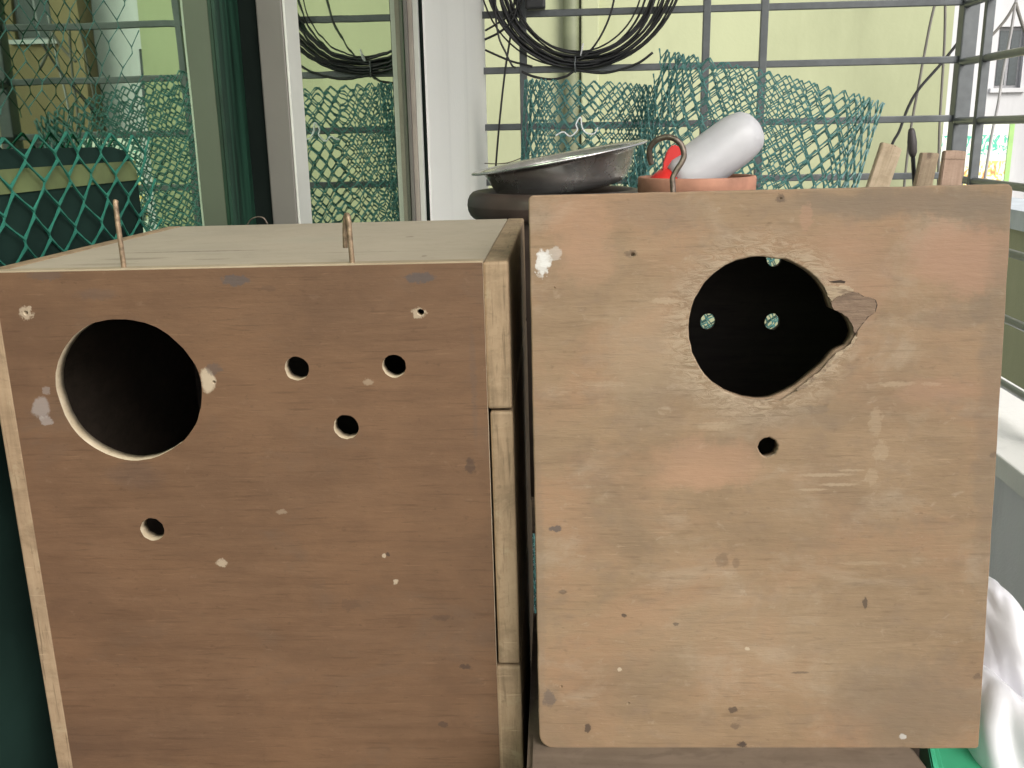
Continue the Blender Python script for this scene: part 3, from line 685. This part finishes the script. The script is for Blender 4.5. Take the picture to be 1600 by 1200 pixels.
inner = [(0, -.0285), (R0*.60, -.0285), (R0*.67, -.0266), (R0*.72, -.022), (R0*.77, -.0155), (R0*.83, -.0035), (R0*.85, -.0001), (R0*.90, .0012), (R0*.985, .0020), (R0*1.0, .0014), (R0*1.003, .0004), (R0*.995, -.0004), (R0*.90, -.0006), (R0*.868, -.0018), (R0*.845, -.0045), (R0*.785, -.0165), (R0*.735, -.0235), (R0*.685, -.0280), (R0*.60, -.0302), (0, -.0302)]
lathe('bowl', inner, M['dish'], dsh, 96, Matrix.Translation((0, 0, .030)))
YT = .81
tcx = at(1088, 290, YT)
tr_ = (at(1180, 285, YT).x-at(996, 285, YT).x)/2
ztt = at(1088, 275, YT).z
tp = empty('terracotta_pot', Vector((tcx.x, YT, TZ)), 'shallow pinkish terracotta pot holding the white feeder bottle', 'pot')
h2 = ztt-TZ
lathe('body', [(0, 0), (tr_*.80, 0), (tr_*.90, h2-.014), (tr_*.84, h2-.014), (tr_*.76, .004), (0, .004)], M['terracotta'], tp)
lathe('rim', [(tr_*.84, h2-.014), (tr_*.97, h2-.014), (tr_*1.0, h2-.012), (tr_*1.0, h2-.001), (tr_*.985, h2), (tr_*.92, h2), (tr_*.90, h2-.002), (tr_*.86, h2-.014), (tr_*.84, h2-.014)], M['terracotta'], tp)
lathe('soil', [(0, h2-.008), (tr_*.88, h2-.009)], simple('potting_soil', (.05,.035,.025), .95, 0, .4, 120, .8), tp)
# feeder bottle
m, nt, b = mat('frosted_plastic')
b.inputs['Base Color'].default_value = (.66,.66,.70,1); b.inputs['Roughness'].default_value = .45
b.inputs['Subsurface Weight'].default_value = .7; b.inputs['Subsurface Radius'].default_value = (.03,.03,.03); b.inputs['Subsurface Scale'].default_value = .8; b.inputs['Transmission Weight'].default_value = .25
tc = N(nt, 'ShaderNodeTexCoord').outputs['Object']; n = noisen(nt, tc, 35, 3)
nt.links.new(ramp(nt, n.outputs[0], [(.3, (.62,.61,.63)), (.7, (.72,.71,.73))]), b.inputs['Base Color'])
M['frost'] = m
M['red'] = simple('red_plastic', (.62,.03,.025), .35, 0, .1, 20)
YF = .80
A, B = at(1062, 283, YF), at(1166, 207, YF+.012)
ax = (B-A).normalized(); Lb = (B-A).length
r_b = 38.0/FPX*YF*1.02
q = ax.to_track_quat('Z', 'Y').to_matrix().to_4x4(); BMx = Matrix.Translation(A) @ q
fb = empty('feeder_bottle', BMx, 'white frosted plastic feeder bottle with red cap leaning in terracotta pot', 'bottle')
prof = [(0, -.004), (r_b*.86, -.004), (r_b*.99, .002), (r_b, .012), (r_b*1.0, Lb-.016), (r_b*.985, Lb-.009), (r_b*.93, Lb-.002), (r_b*.82, Lb+.004), (r_b*.62, Lb+.008), (r_b*.36, Lb+.0102), (r_b*.15, Lb+.0108), (0, Lb+.0108)]
lathe('body', prof, M['frost'], fb, 48)
lathe('nub', [(0, Lb+.0122), (r_b*.13, Lb+.0120), (r_b*.17, Lb+.0104), (0, Lb+.0104)], simple('nub_grey', (.36,.35,.36), .5), fb, 20)
lathe('cap', [(0, -.020), (r_b*.72, -.020), (r_b*.80, -.018), (r_b*.84, -.0042), (0, -.0042)], M['red'], fb, 40)
lathe('spout', [(0, -.034), (r_b*.3, -.034), (r_b*.34, -.0205), (0, -.0205)], M['red'], fb, 24)
A2 = at(1047, 258, YF-.02)
rc = empty('red_feeder_tray', Vector((A2.x, YF-.005, A2.z-.018)), 'red plastic feeder tray standing by the bottle neck', 'tray')
bm = bmesh.new()
outl = [(-.0045,-.012),(.010,-.012),(.0125,.004),(.0115,.014),(.008,.020),(.003,.0215),(-.0015,.0165),(-.004,.008),(-.0052,0)]
f0 = [bm.verts.new((x, -.004, z+.012)) for x, z in outl]; f1 = [bm.verts.new((x, .004, z+.012)) for x, z in outl]
bm.faces.new(f0); bm.faces.new(f1[::-1])
for i in range(len(outl)): bm.faces.new((f0[i], f0[(i+1) % len(outl)], f1[(i+1) % len(outl)], f1[i]))
bmesh.ops.bevel(bm, geom=list(bm.edges), offset=.001, segments=2, affect='EDGES')
fromb('shell', bm, M['red'], rc)
box('foot', -.004, .010, -.0045, .0045, TZ+h2-.012-(A2.z-.018), .001, M['red'], rc)

# ------------------------------------------------------------------ netting
def netting(name, fn, nu, nv, r, m, parent, keep=None, hexa=.18, jit=0, seed=0):
    """plastic netting: nu cells round, nv rows; fn(u, v) gives the point. Bars as thin prisms, thicker at the knots"""
    rn = random.Random(seed); bm = bmesh.new()
    pt = {}
    def P(i, j, e):
        k = (i, j, e)
        if k not in pt:
            u = i+(.5 if j % 2 else 0); v = j+(hexa if e else -hexa)
            pt[k] = Vector(fn(u+rn.uniform(-jit, jit), v+rn.uniform(-jit, jit)))
        return pt[k]
    def bar(a, b_):
        d = b_-a
        if d.length < 1e-6: return
        t = d.normalized(); u = t.orthogonal().normalized(); w_ = t.cross(u)
        R_ = []
        for p, q_ in ((a, 1.5), (a*.5+b_*.5, .85), (b_, 1.5)):
            R_.append([bm.verts.new(p+r*q_*(u*cx+w_*sx)) for cx, sx in ((1,0),(0,1),(-1,0),(0,-1))])
        for X, Y in zip(R_, R_[1:]):
            for k in range(4): bm.faces.new((X[k], X[(k+1) % 4], Y[(k+1) % 4], Y[k]))
    for j in range(nv):
        for i in range(nu):
            if keep and not keep(i, j): continue
            if hexa: bar(P(i, j, 0), P(i, j, 1))
            if j+1 <= nv:
                # to next row up
                if j % 2 == 0: nb = ((i, j+1), (i-1, j+1))
                else: nb = ((i, j+1), (i+1, j+1))
                for (a, b_) in nb:
                    if keep and not keep(a, b_): 
                        # loose cut end
                        e = P(i, j, 1).lerp(P(a, b_, 0), .45); bar(P(i, j, 1), e); continue
                    bar(P(i, j, 1), P(a, b_, 0))
    return fromb(name, bm, m, parent, False)
def roll(name, label, topc, Rx, Ry, lean, sweep, cell, down, arc0, seed, flare=0, group=None, rk=.72, sr=.00155):
    """a loosely rolled sheet standing on the floor: elliptical tube leaning sideways"""
    base = Vector((topc.x - math.tan(lean)*(topc.z), topc.y, 0))
    e = empty(name, base, label, 'netting', group)
    axis = Vector((math.sin(lean), 0, math.cos(lean))); ux = Vector((math.cos(lean), 0, -math.sin(lean)))
    top = topc-base; Ltot = min(down, top.z/math.cos(lean)-.01)
    per = math.pi*(3*(Rx+Ry)-math.sqrt((3*Rx+Ry)*(Rx+3*Ry)))
    nu = int(per*sweep/cell); rowh = cell*rk; nv = int(Ltot/rowh); Ltot = nv*rowh
    def fn(u, v):
        a = arc0+2*math.pi*sweep*u/nu; s_ = v*rowh
        k = 1+flare*(s_/Ltot-.5) - .09*(a-arc0)/(2*math.pi)
        wv = .010*noise.noise(Vector((a*1.3, s_*4, seed)))
        return top + ux*((Rx*k+wv)*math.cos(a)) + Vector((0, 1, 0))*((Ry*k+wv)*math.sin(a)) - axis*(Ltot-s_ - .0)
    netting('net', fn, nu, nv, sr, M['green_net'], e, None, .13, .035, seed)
    return e
def up_c(px, py, Y): return at(px, py, Y)
ya = 2.30
t1 = at(925, 128, ya); ra = (at(1035, 130, ya).x-at(822, 130, ya).x)/2
roll('netting_roll', 'narrow roll of teal plastic netting standing under the cable coil', t1, ra, ra*.72, math.radians(4), 2.1, .0295, 1.7, 2.4, 3, .0)
yb = 2.18
t2 = at(1205, 118, yb); rb_ = (at(1384, 170, yb)-at(1031, 73, yb)).length/2
ln = math.atan2(97, 353)
roll('netting_roll', 'wide leaning roll of teal plastic netting behind the feeder bottle', t2, rb_*1.04, rb_*.45, ln*.92, 2.3, .033, 1.75, 3.5, 8, -.05, rk=.76)
# shiny twist of clear plastic on the netting
cl = tag(tube('plastic_string', smoothpts([at(x, y, 2.05) for x, y in ((868,212),(880,206),(891,213),(902,203),(900,194),(907,183),(909,197),(915,207),(928,209),(934,199))], 5), .0016, simple('clear_string', (.75,.78,.78), .15), None, 6), 'shiny white plastic string caught on the netting roll', 'string')

# netting and dark sheet in front of left window pane
ds = empty('dark_green_sheet', Vector((-.288, .30, 0)), 'dark green plastic sheet with pale green band leaning on window', 'sheet')
M['tarp'] = simple('dark_green_tarp', (.010,.024,.019), .95, 0, .5, 8, .05, .08)
M['band'] = simple('pale_green_band', (.105,.135,.05), .9, 0, .3, 30)
zt1 = atX(0, 232, -.2885).z; 
ys = atX(216, 300, -.288).y
bm = bmesh.new()
outl = [(-.5, 0), (ys-.30, 0), (ys-.30, zt1-.022), (ys-.304, zt1-.012), (ys-.312, zt1-.004), (ys-.33, zt1-.001), (-.5, zt1+.004)]
f0 = [bm.verts.new((-.0035, y, z)) for y, z in outl]; f1 = [bm.verts.new((.0005, y, z)) for y, z in outl]
bm.faces.new(f0); bm.faces.new(f1[::-1])
for i in range(len(outl)): bm.faces.new((f0[i], f0[(i+1) % len(outl)], f1[(i+1) % len(outl)], f1[i]))
fromb('sheet', bm, M['tarp'], ds)
zb0 = atX(100, 276, -.287).z
box('band', .0006, .0014, -.5, ys-.302, zb0-.006, zb0+.006, M['band'], ds)
ng = empty('window_netting', Vector((-.2855, .30, 0)), 'green diamond netting hung over the dark sheet by the window', 'netting')
cw = .0275; rh = .0135
def fnw(u, v): return (.002*math.sin(u*1.7)*math.sin(v*.9)+.001, -.02+u*cw+.0015*math.sin(v*1.1+u), H-.13+v*rh+.002*math.sin(u*.8))
nvw = int((zt1+.016-(H-.13))/rh)
netting('net', fnw, int((ys-.28)/cw)+1, nvw, .00062, M['green_net2'], ng, None, .12, .05, 5)

def fnx(u_, v_): return (.001*math.sin(u_*1.3+v_), -.02+u_*cw+.0012*math.sin(v_*.9), zt1+.018+v_*rh)
netting('upper_net', fnx, int((ys-.28)/cw)+1, 26, .00024, simple('faint_netting', (.03,.10,.075), .7, 0, .3, 60, 0, .2), ng, None, .12, .05, 6)

# ------------------------------------------------------------------ cables
cc = at(908, 0, YG-.022)
co = empty('cable_coil', Vector((cc.x, YG-.022, cc.z)), 'large coil of black cable tied to the grille bar', 'cable')
u = (YG-.02)/FPX
bm = bmesh.new(); rn = random.Random(21)
zbot = at(905, 96, YG-.022).z - cc.z
for k in range(16):
    rpx = [92,103,105,107,115,117,118,120,121,129,131,132,139,141,145,148][k]
    ox = rn.uniform(-5, 5)*u; bz = zbot + (rn.uniform(-4, 6)+(122-rpx)*.36)*u; tiltk = rn.uniform(-.07, .07)
    R_ = rpx*u; ex = rn.uniform(.96, 1.03); yo = -.012+.016*rn.random()
    P = []
    for i in range(64):
        a = -math.pi/2+2*math.pi*i/64
        pin = math.exp(-((a+math.pi/2)/.35)**2) if i < 32 else math.exp(-((a-1.5*math.pi)/.35)**2)
        P.append((ox*(1-pin)+R_*ex*math.cos(a), yo*(1-.6*pin)-.006*math.sin(3*a+k), bz+R_+R_*math.sin(a)+tiltk*R_*math.cos(a)*(1-pin)))
    addtube(bm, P, [.0022,.0034,.0028,.0036][k % 4], 8, True)
# two slack loops dipping under the bar, one chord
addtube(bm, smoothpts([tuple(at(x, y, YG-.03)-Vector((cc.x, YG-.022, cc.z))) for x, y in ((815,112),(835,120),(862,124),(885,119),(899,110),(915,112),(945,114),(975,107),(1000,97),(1020,82))], 5), .0032, 8)
addtube(bm, smoothpts([tuple(at(x, y, YG-.03)-Vector((cc.x, YG-.022, cc.z))) for x, y in ((963,-20),(955,18),(942,50),(925,76),(905,92),(880,92))], 5), .0026, 8)
fromb('cable', bm, M['cable'], co, True)
tie = [tuple(at(x, y, YG-.034)-Vector((cc.x, YG-.022, cc.z))) for x, y in ((899,114),(898,100),(899,88))]
tube('cable_tie', tie, .0022, M['steel'], co, 6)
tube('tie_tail', [tuple(at(x, y, YG-.036)-Vector((cc.x, YG-.022, cc.z))) for x, y in ((907,87),(911,68))], .0022, simple('white_tie', (.75,.75,.76), .4), co, 6)
pb = at(837, 2, YG-.05)-Vector((cc.x, YG-.022, cc.z))
box('plug', pb.x-.026, pb.x+.024, pb.y-.012, pb.y+.02, pb.z-.020, pb.z+.035, M['cable'], co, .006)
def cable(name, pts, r, label, Y=YG-.02, m=None):
    P = smoothpts([at(x, y, Y if len(q_) < 1 else q_[0]) for x, y, *q_ in pts], 6)
    o0 = P[-1]
    e = bpy.data.objects.new(name, None)
    bm = bmesh.new(); addtube(bm, [p-o0 for p in P], r, 6)
    o = fromb(name, bm, m or M['cable'], None, True); o.location = o0; bpy.data.objects.remove(e)
    return tag(o, label, 'cable')
cable('hanging_cable', [(806,-30),(802,20),(797,60),(790,105),(783,165),(777,230),(774,275),(773,330)], .0028, 'thin black cable hanging straight down beside the white wall')
cable('loose_cable', [(758,48),(775,38),(795,25),(812,8),(822,-20)], .0026, 'black cable strand rising from white wall to coil, upper one', YG-.03)
cable('loose_cable', [(757,62),(778,52),(795,38),(806,18),(812,-20)], .0030, 'black cable strand rising from white wall to coil, lower one', YG-.035)
cable('loose_cable', [(758,78),(780,88),(800,96),(816,100),(832,104)], .0028, 'black cable strand falling from white wall toward coil')
cable('loose_cable', [(774,-10),(775,30),(780,60),(790,82),(800,102),(806,106)], .0026, 'black cable loop hanging between white wall and first grille upright', YG-.04)
cable('thin_wire', [(757,255),(775,256),(795,254),(815,247),(840,240)], .0013, 'thin pale wire running from white wall to netting', YG-.1, M['wire'])
dw = simple('dusty_wire', (.16,.15,.13), .6)
cable('outdoor_wire', [(1465,-10),(1455,30),(1447,70),(1436,130),(1425,190),(1417,250),(1410,320)], .0042, 'grey wire hanging outside, bending toward the wooden sticks', 3.4, dw)
cable('outdoor_wire', [(1477,-10),(1476,60),(1472,130),(1468,200),(1466,280),(1464,330)], .0042, 'straight grey wire hanging just left of the corner post', 3.4, dw)
cable('outdoor_wire', [(1520,30),(1500,62),(1470,100),(1435,140),(1418,170),(1405,205),(1393,228),(1380,280)], .0046, 'dark wire slanting down across the green wall from corner post', 3.3, M['cable'])
cable('outdoor_wire', [(1592,-20),(1586,10),(1578,60),(1568,110),(1560,160),(1548,220),(1536,300)], .006, 'pale wire hanging outside the side grille before the buildings', 4.6, simple('pale_wire', (.35,.34,.33), .6))
cable('outdoor_wire', [(1587,4),(1575,25),(1562,42),(1545,60)], .006, 'short wire branching down toward far building window', 4.6, dw)
cable('outdoor_wire', [(1587,4),(1593,25),(1600,45),(1612,70)], .007, 'short wire branching away over the side grille', 4.6, dw)
tag(tube('wire_loop', smoothpts([at(x, y, .70) for x, y in ((386,352),(392,343),(402,339),(412,341),(418,350))], 5), .0006, M['wire'], None, 6), 'small thin wire loop standing behind the reddish box lid', 'wire')

# ------------------------------------------------------------------ sticks and tool behind right box
def stick(name, bl, tl, wpx, Y, m, label, th=.010, top=0):
    a, b_ = at(*bl, Y), at(*tl, Y); d = (b_-a).normalized(); t = (a.z-SZ)/d.z
    base = a-d*t; Lg = (b_-base).length; wd = wpx/FPX*Y
    z = d; y = Vector((0, 1, 0)); x = y.cross(z).normalized(); y = z.cross(x)
    Mx = Matrix(((x.x, y.x, z.x, base.x), (x.y, y.y, z.y, base.y), (x.z, y.z, z.z, base.z), (0,0,0,1)))
    o = bpy.data.objects.new(name, None); bpy.data.objects.remove(o)
    bm = bmesh.new()
    n = 8
    pts_ = [(-wd/2, 0), (wd/2, 0), (wd/2, Lg+top), (wd*.1, Lg+top*.3+.001), (-wd/2, Lg)]
    f0 = [bm.verts.new((x_, -th/2, z_)) for x_, z_ in pts_]; f1 = [bm.verts.new((x_, th/2, z_)) for x_, z_ in pts_]
    bm.faces.new(f0); bm.faces.new(f1[::-1])
    for i in range(len(pts_)): bm.faces.new((f0[i], f0[(i+1) % len(pts_)], f1[(i+1) % len(pts_)], f1[i]))
    bmesh.ops.bevel(bm, geom=list(bm.edges), offset=.0012, segments=2, affect='EDGES')
    o = fromb(name, bm, m, None); o.matrix_world = Mx
    return tag(o, label, 'stick', 'wooden sticks behind the lighter nest box')
sw1 = wood('stick_wood_pale', (.42,.31,.20), (.53,.41,.28), (.62,.50,.36), [( .003, .33, .002,.004,(.15,.10,.07),.8), (.004,.32,.0015,.003,(.15,.10,.07),.8)], vertical=True, seed=21)
sw2 = wood('stick_wood_dark', (.30,.22,.15), (.42,.32,.22), (.52,.41,.29), [(-.002,.30,.003,.01,(.12,.08,.06),.7)], vertical=True, seed=22)
sw3 = wood('stick_wood_red', (.33,.21,.15), (.44,.30,.22), (.52,.37,.28), [(0,.29,.02,.001,(.2,.13,.09),.7), (0,.305,.02,.0008,(.2,.13,.09),.6)], vertical=True, seed=23)
stick('wooden_stick', (1371,292), (1393,226), 31, 1.40, sw1, 'pale flat wooden stick standing next to the netting roll', .012, -.003)
stick('wooden_stick', (1441,292), (1452,240), 25, 1.42, sw2, 'darker split wooden stick standing beside the black tool handle', .012, .002)
stick('wooden_stick', (1483,292), (1491,236), 31, 1.36, sw3, 'reddish wooden stick with saw marks standing before corner post', .012, 0)
a, b_ = at(1429, 292, 1.44), at(1424, 200, 1.44); d = (b_-a).normalized(); base = a-d*((a.z-SZ)/d.z)
tl_ = empty('hand_tool', base, 'slim black handled tool standing among the wooden sticks', 'tool')
Lg = (b_-base).length
tube('shaft', [d*0, d*(Lg-.036)], .0030, M['cable'], tl_, 10)
P = [d*(Lg-.040), d*(Lg-.034), d*(Lg-.02), d*(Lg-.006), d*(Lg-.001), d*Lg]
bm = bmesh.new(); addtube(bm, P, [.0035,.0058,.0066,.0050,.0036,.001], 12); fromb('handle', bm, simple('dark_handle', (.07,.06,.06), .5), tl_, True)

# ------------------------------------------------------------------ bag, green tray, blue bin at lower right
m, nt, b = mat('white_carrier_bag'); tc = N(nt, 'ShaderNodeTexCoord').outputs['Object']
v = N(nt, 'ShaderNodeTexVoronoi'); v.inputs['Scale'].default_value = 22; nt.links.new(tc, v.inputs[0])
n = noisen(nt, tc, 16, 3)
v.feature = 'F1'; v.distance = 'MANHATTAN'; sc3 = N(nt, 'ShaderNodeSeparateColor'); nt.links.new(v.outputs['Color'], sc3.inputs[0])
fac = math_(nt, 'MULTIPLY', math_(nt, 'LESS_THAN', v.outputs[0], .42), math_(nt, 'GREATER_THAN', sc3.outputs[0], .62))
nt.links.new(mixc(nt, fac, (.72,.71,.74), (.34,.33,.36)), b.inputs['Base Color']); b.inputs['Roughness'].default_value = .35
b.inputs['Subsurface Weight'].default_value = .2; b.inputs['Subsurface Radius'].default_value = (.01,.01,.01)
M['bag'] = m
def bag(label, cpx, Y, rx, ry, rz, seed, zb):
    cpt = at(*cpx, Y)
    bm = bmesh.new(); bmesh.ops.create_icosphere(bm, subdivisions=5, radius=1)
    for vv in bm.verts:
        p = vv.co.copy()
        k = 1+.16*noise.noise(p*1.2+Vector((seed,0,0)))+.05*noise.noise(Vector((p.x*2.4+p.z*1.3,p.y*2.4,p.z*.8-p.x))+Vector((0,seed,0)))-.035*(1-abs(noise.noise(Vector((p.x*2.0+p.z,p.y*2.0,p.z*.6))+Vector((3,seed,0)))))**6
        vv.co = Vector((p.x*rx*k, p.y*ry*k, p.z*rz*k))
        rf = 1+.10*math.sin(5*math.atan2(p.y, p.x)+seed+2*p.z)*(.4+.6*abs(p.z))
        vv.co.x *= rf; vv.co.y *= rf
        if p.z < 0: vv.co.z = max(p.z*1.25, -1)*(cpt.z-zb)
    o = fromb('carrier_bag', bm, M['bag'], None, True); o.location = cpt
    return tag(o, label, 'bag', 'white carrier bags'), cpt
b1, p1_ = bag('white printed plastic bag bulging out beside the lighter nest box', (1533, 1030), .50, .022, .05, .050, 2.0, TT)
b2, p2_ = bag('white crumpled plastic bag hanging over the green tray', (1548, 1190), .43, .022, .045, .045, 6.0, TT+.004)
M['green_tray'] = simple('green_plastic', (.05,.36,.19), .4, 0, .12, 30)
g = at(1487, 1192, .40)
gt = empty('green_tray', Vector((g.x, .40, TT)), 'bright green plastic tray under the corner of lighter nest box', 'tray')
def trayp(x0, x1, y0, y1, z, t): return [(x0,y0,z),(x1,y0,z),(x1,y1,z),(x0,y1,z)]
gz = g.z-TT
bm = bmesh.new()
outr = [(-.018,-.04),(.030,-.05),(.040,.03),(-.004,.035)]
top_o = [bm.verts.new((x, y, gz+(.010 if i in (3,) else 0))) for i, (x, y) in enumerate(outr)]
top_i = [bm.verts.new((x*.72+.003, y*.72, gz-.004)) for x, y in outr]
bot = [bm.verts.new((x*.62+.003, y*.62, 0)) for x, y in outr]
for i in range(4):
    j = (i+1) % 4
    bm.faces.new((top_o[i], top_o[j], top_i[j], top_i[i])); bm.faces.new((top_o[i], bot[i], bot[j], top_o[j]))
bm.faces.new(bot); bm.faces.new(top_i)
bmesh.ops.bevel(bm, geom=list(bm.edges), offset=.0015, segments=2, affect='EDGES')
fromb('tub', bm, M['green_tray'], gt)
bb = at(1612, 1165, .62)
bl_ = empty('blue_basin', Vector((bb.x+.03, .66, 0)), 'blue plastic basin behind the white bags', 'basin')
hb = bb.z+.012
lathe('tub', [(0, 0), (.07, 0), (.088, hb-.012), (.094, hb), (.088, hb), (.082, hb-.012), (.066, .01), (0, .01)], simple('blue_plastic', (.02,.07,.22), .4), bl_, 40)
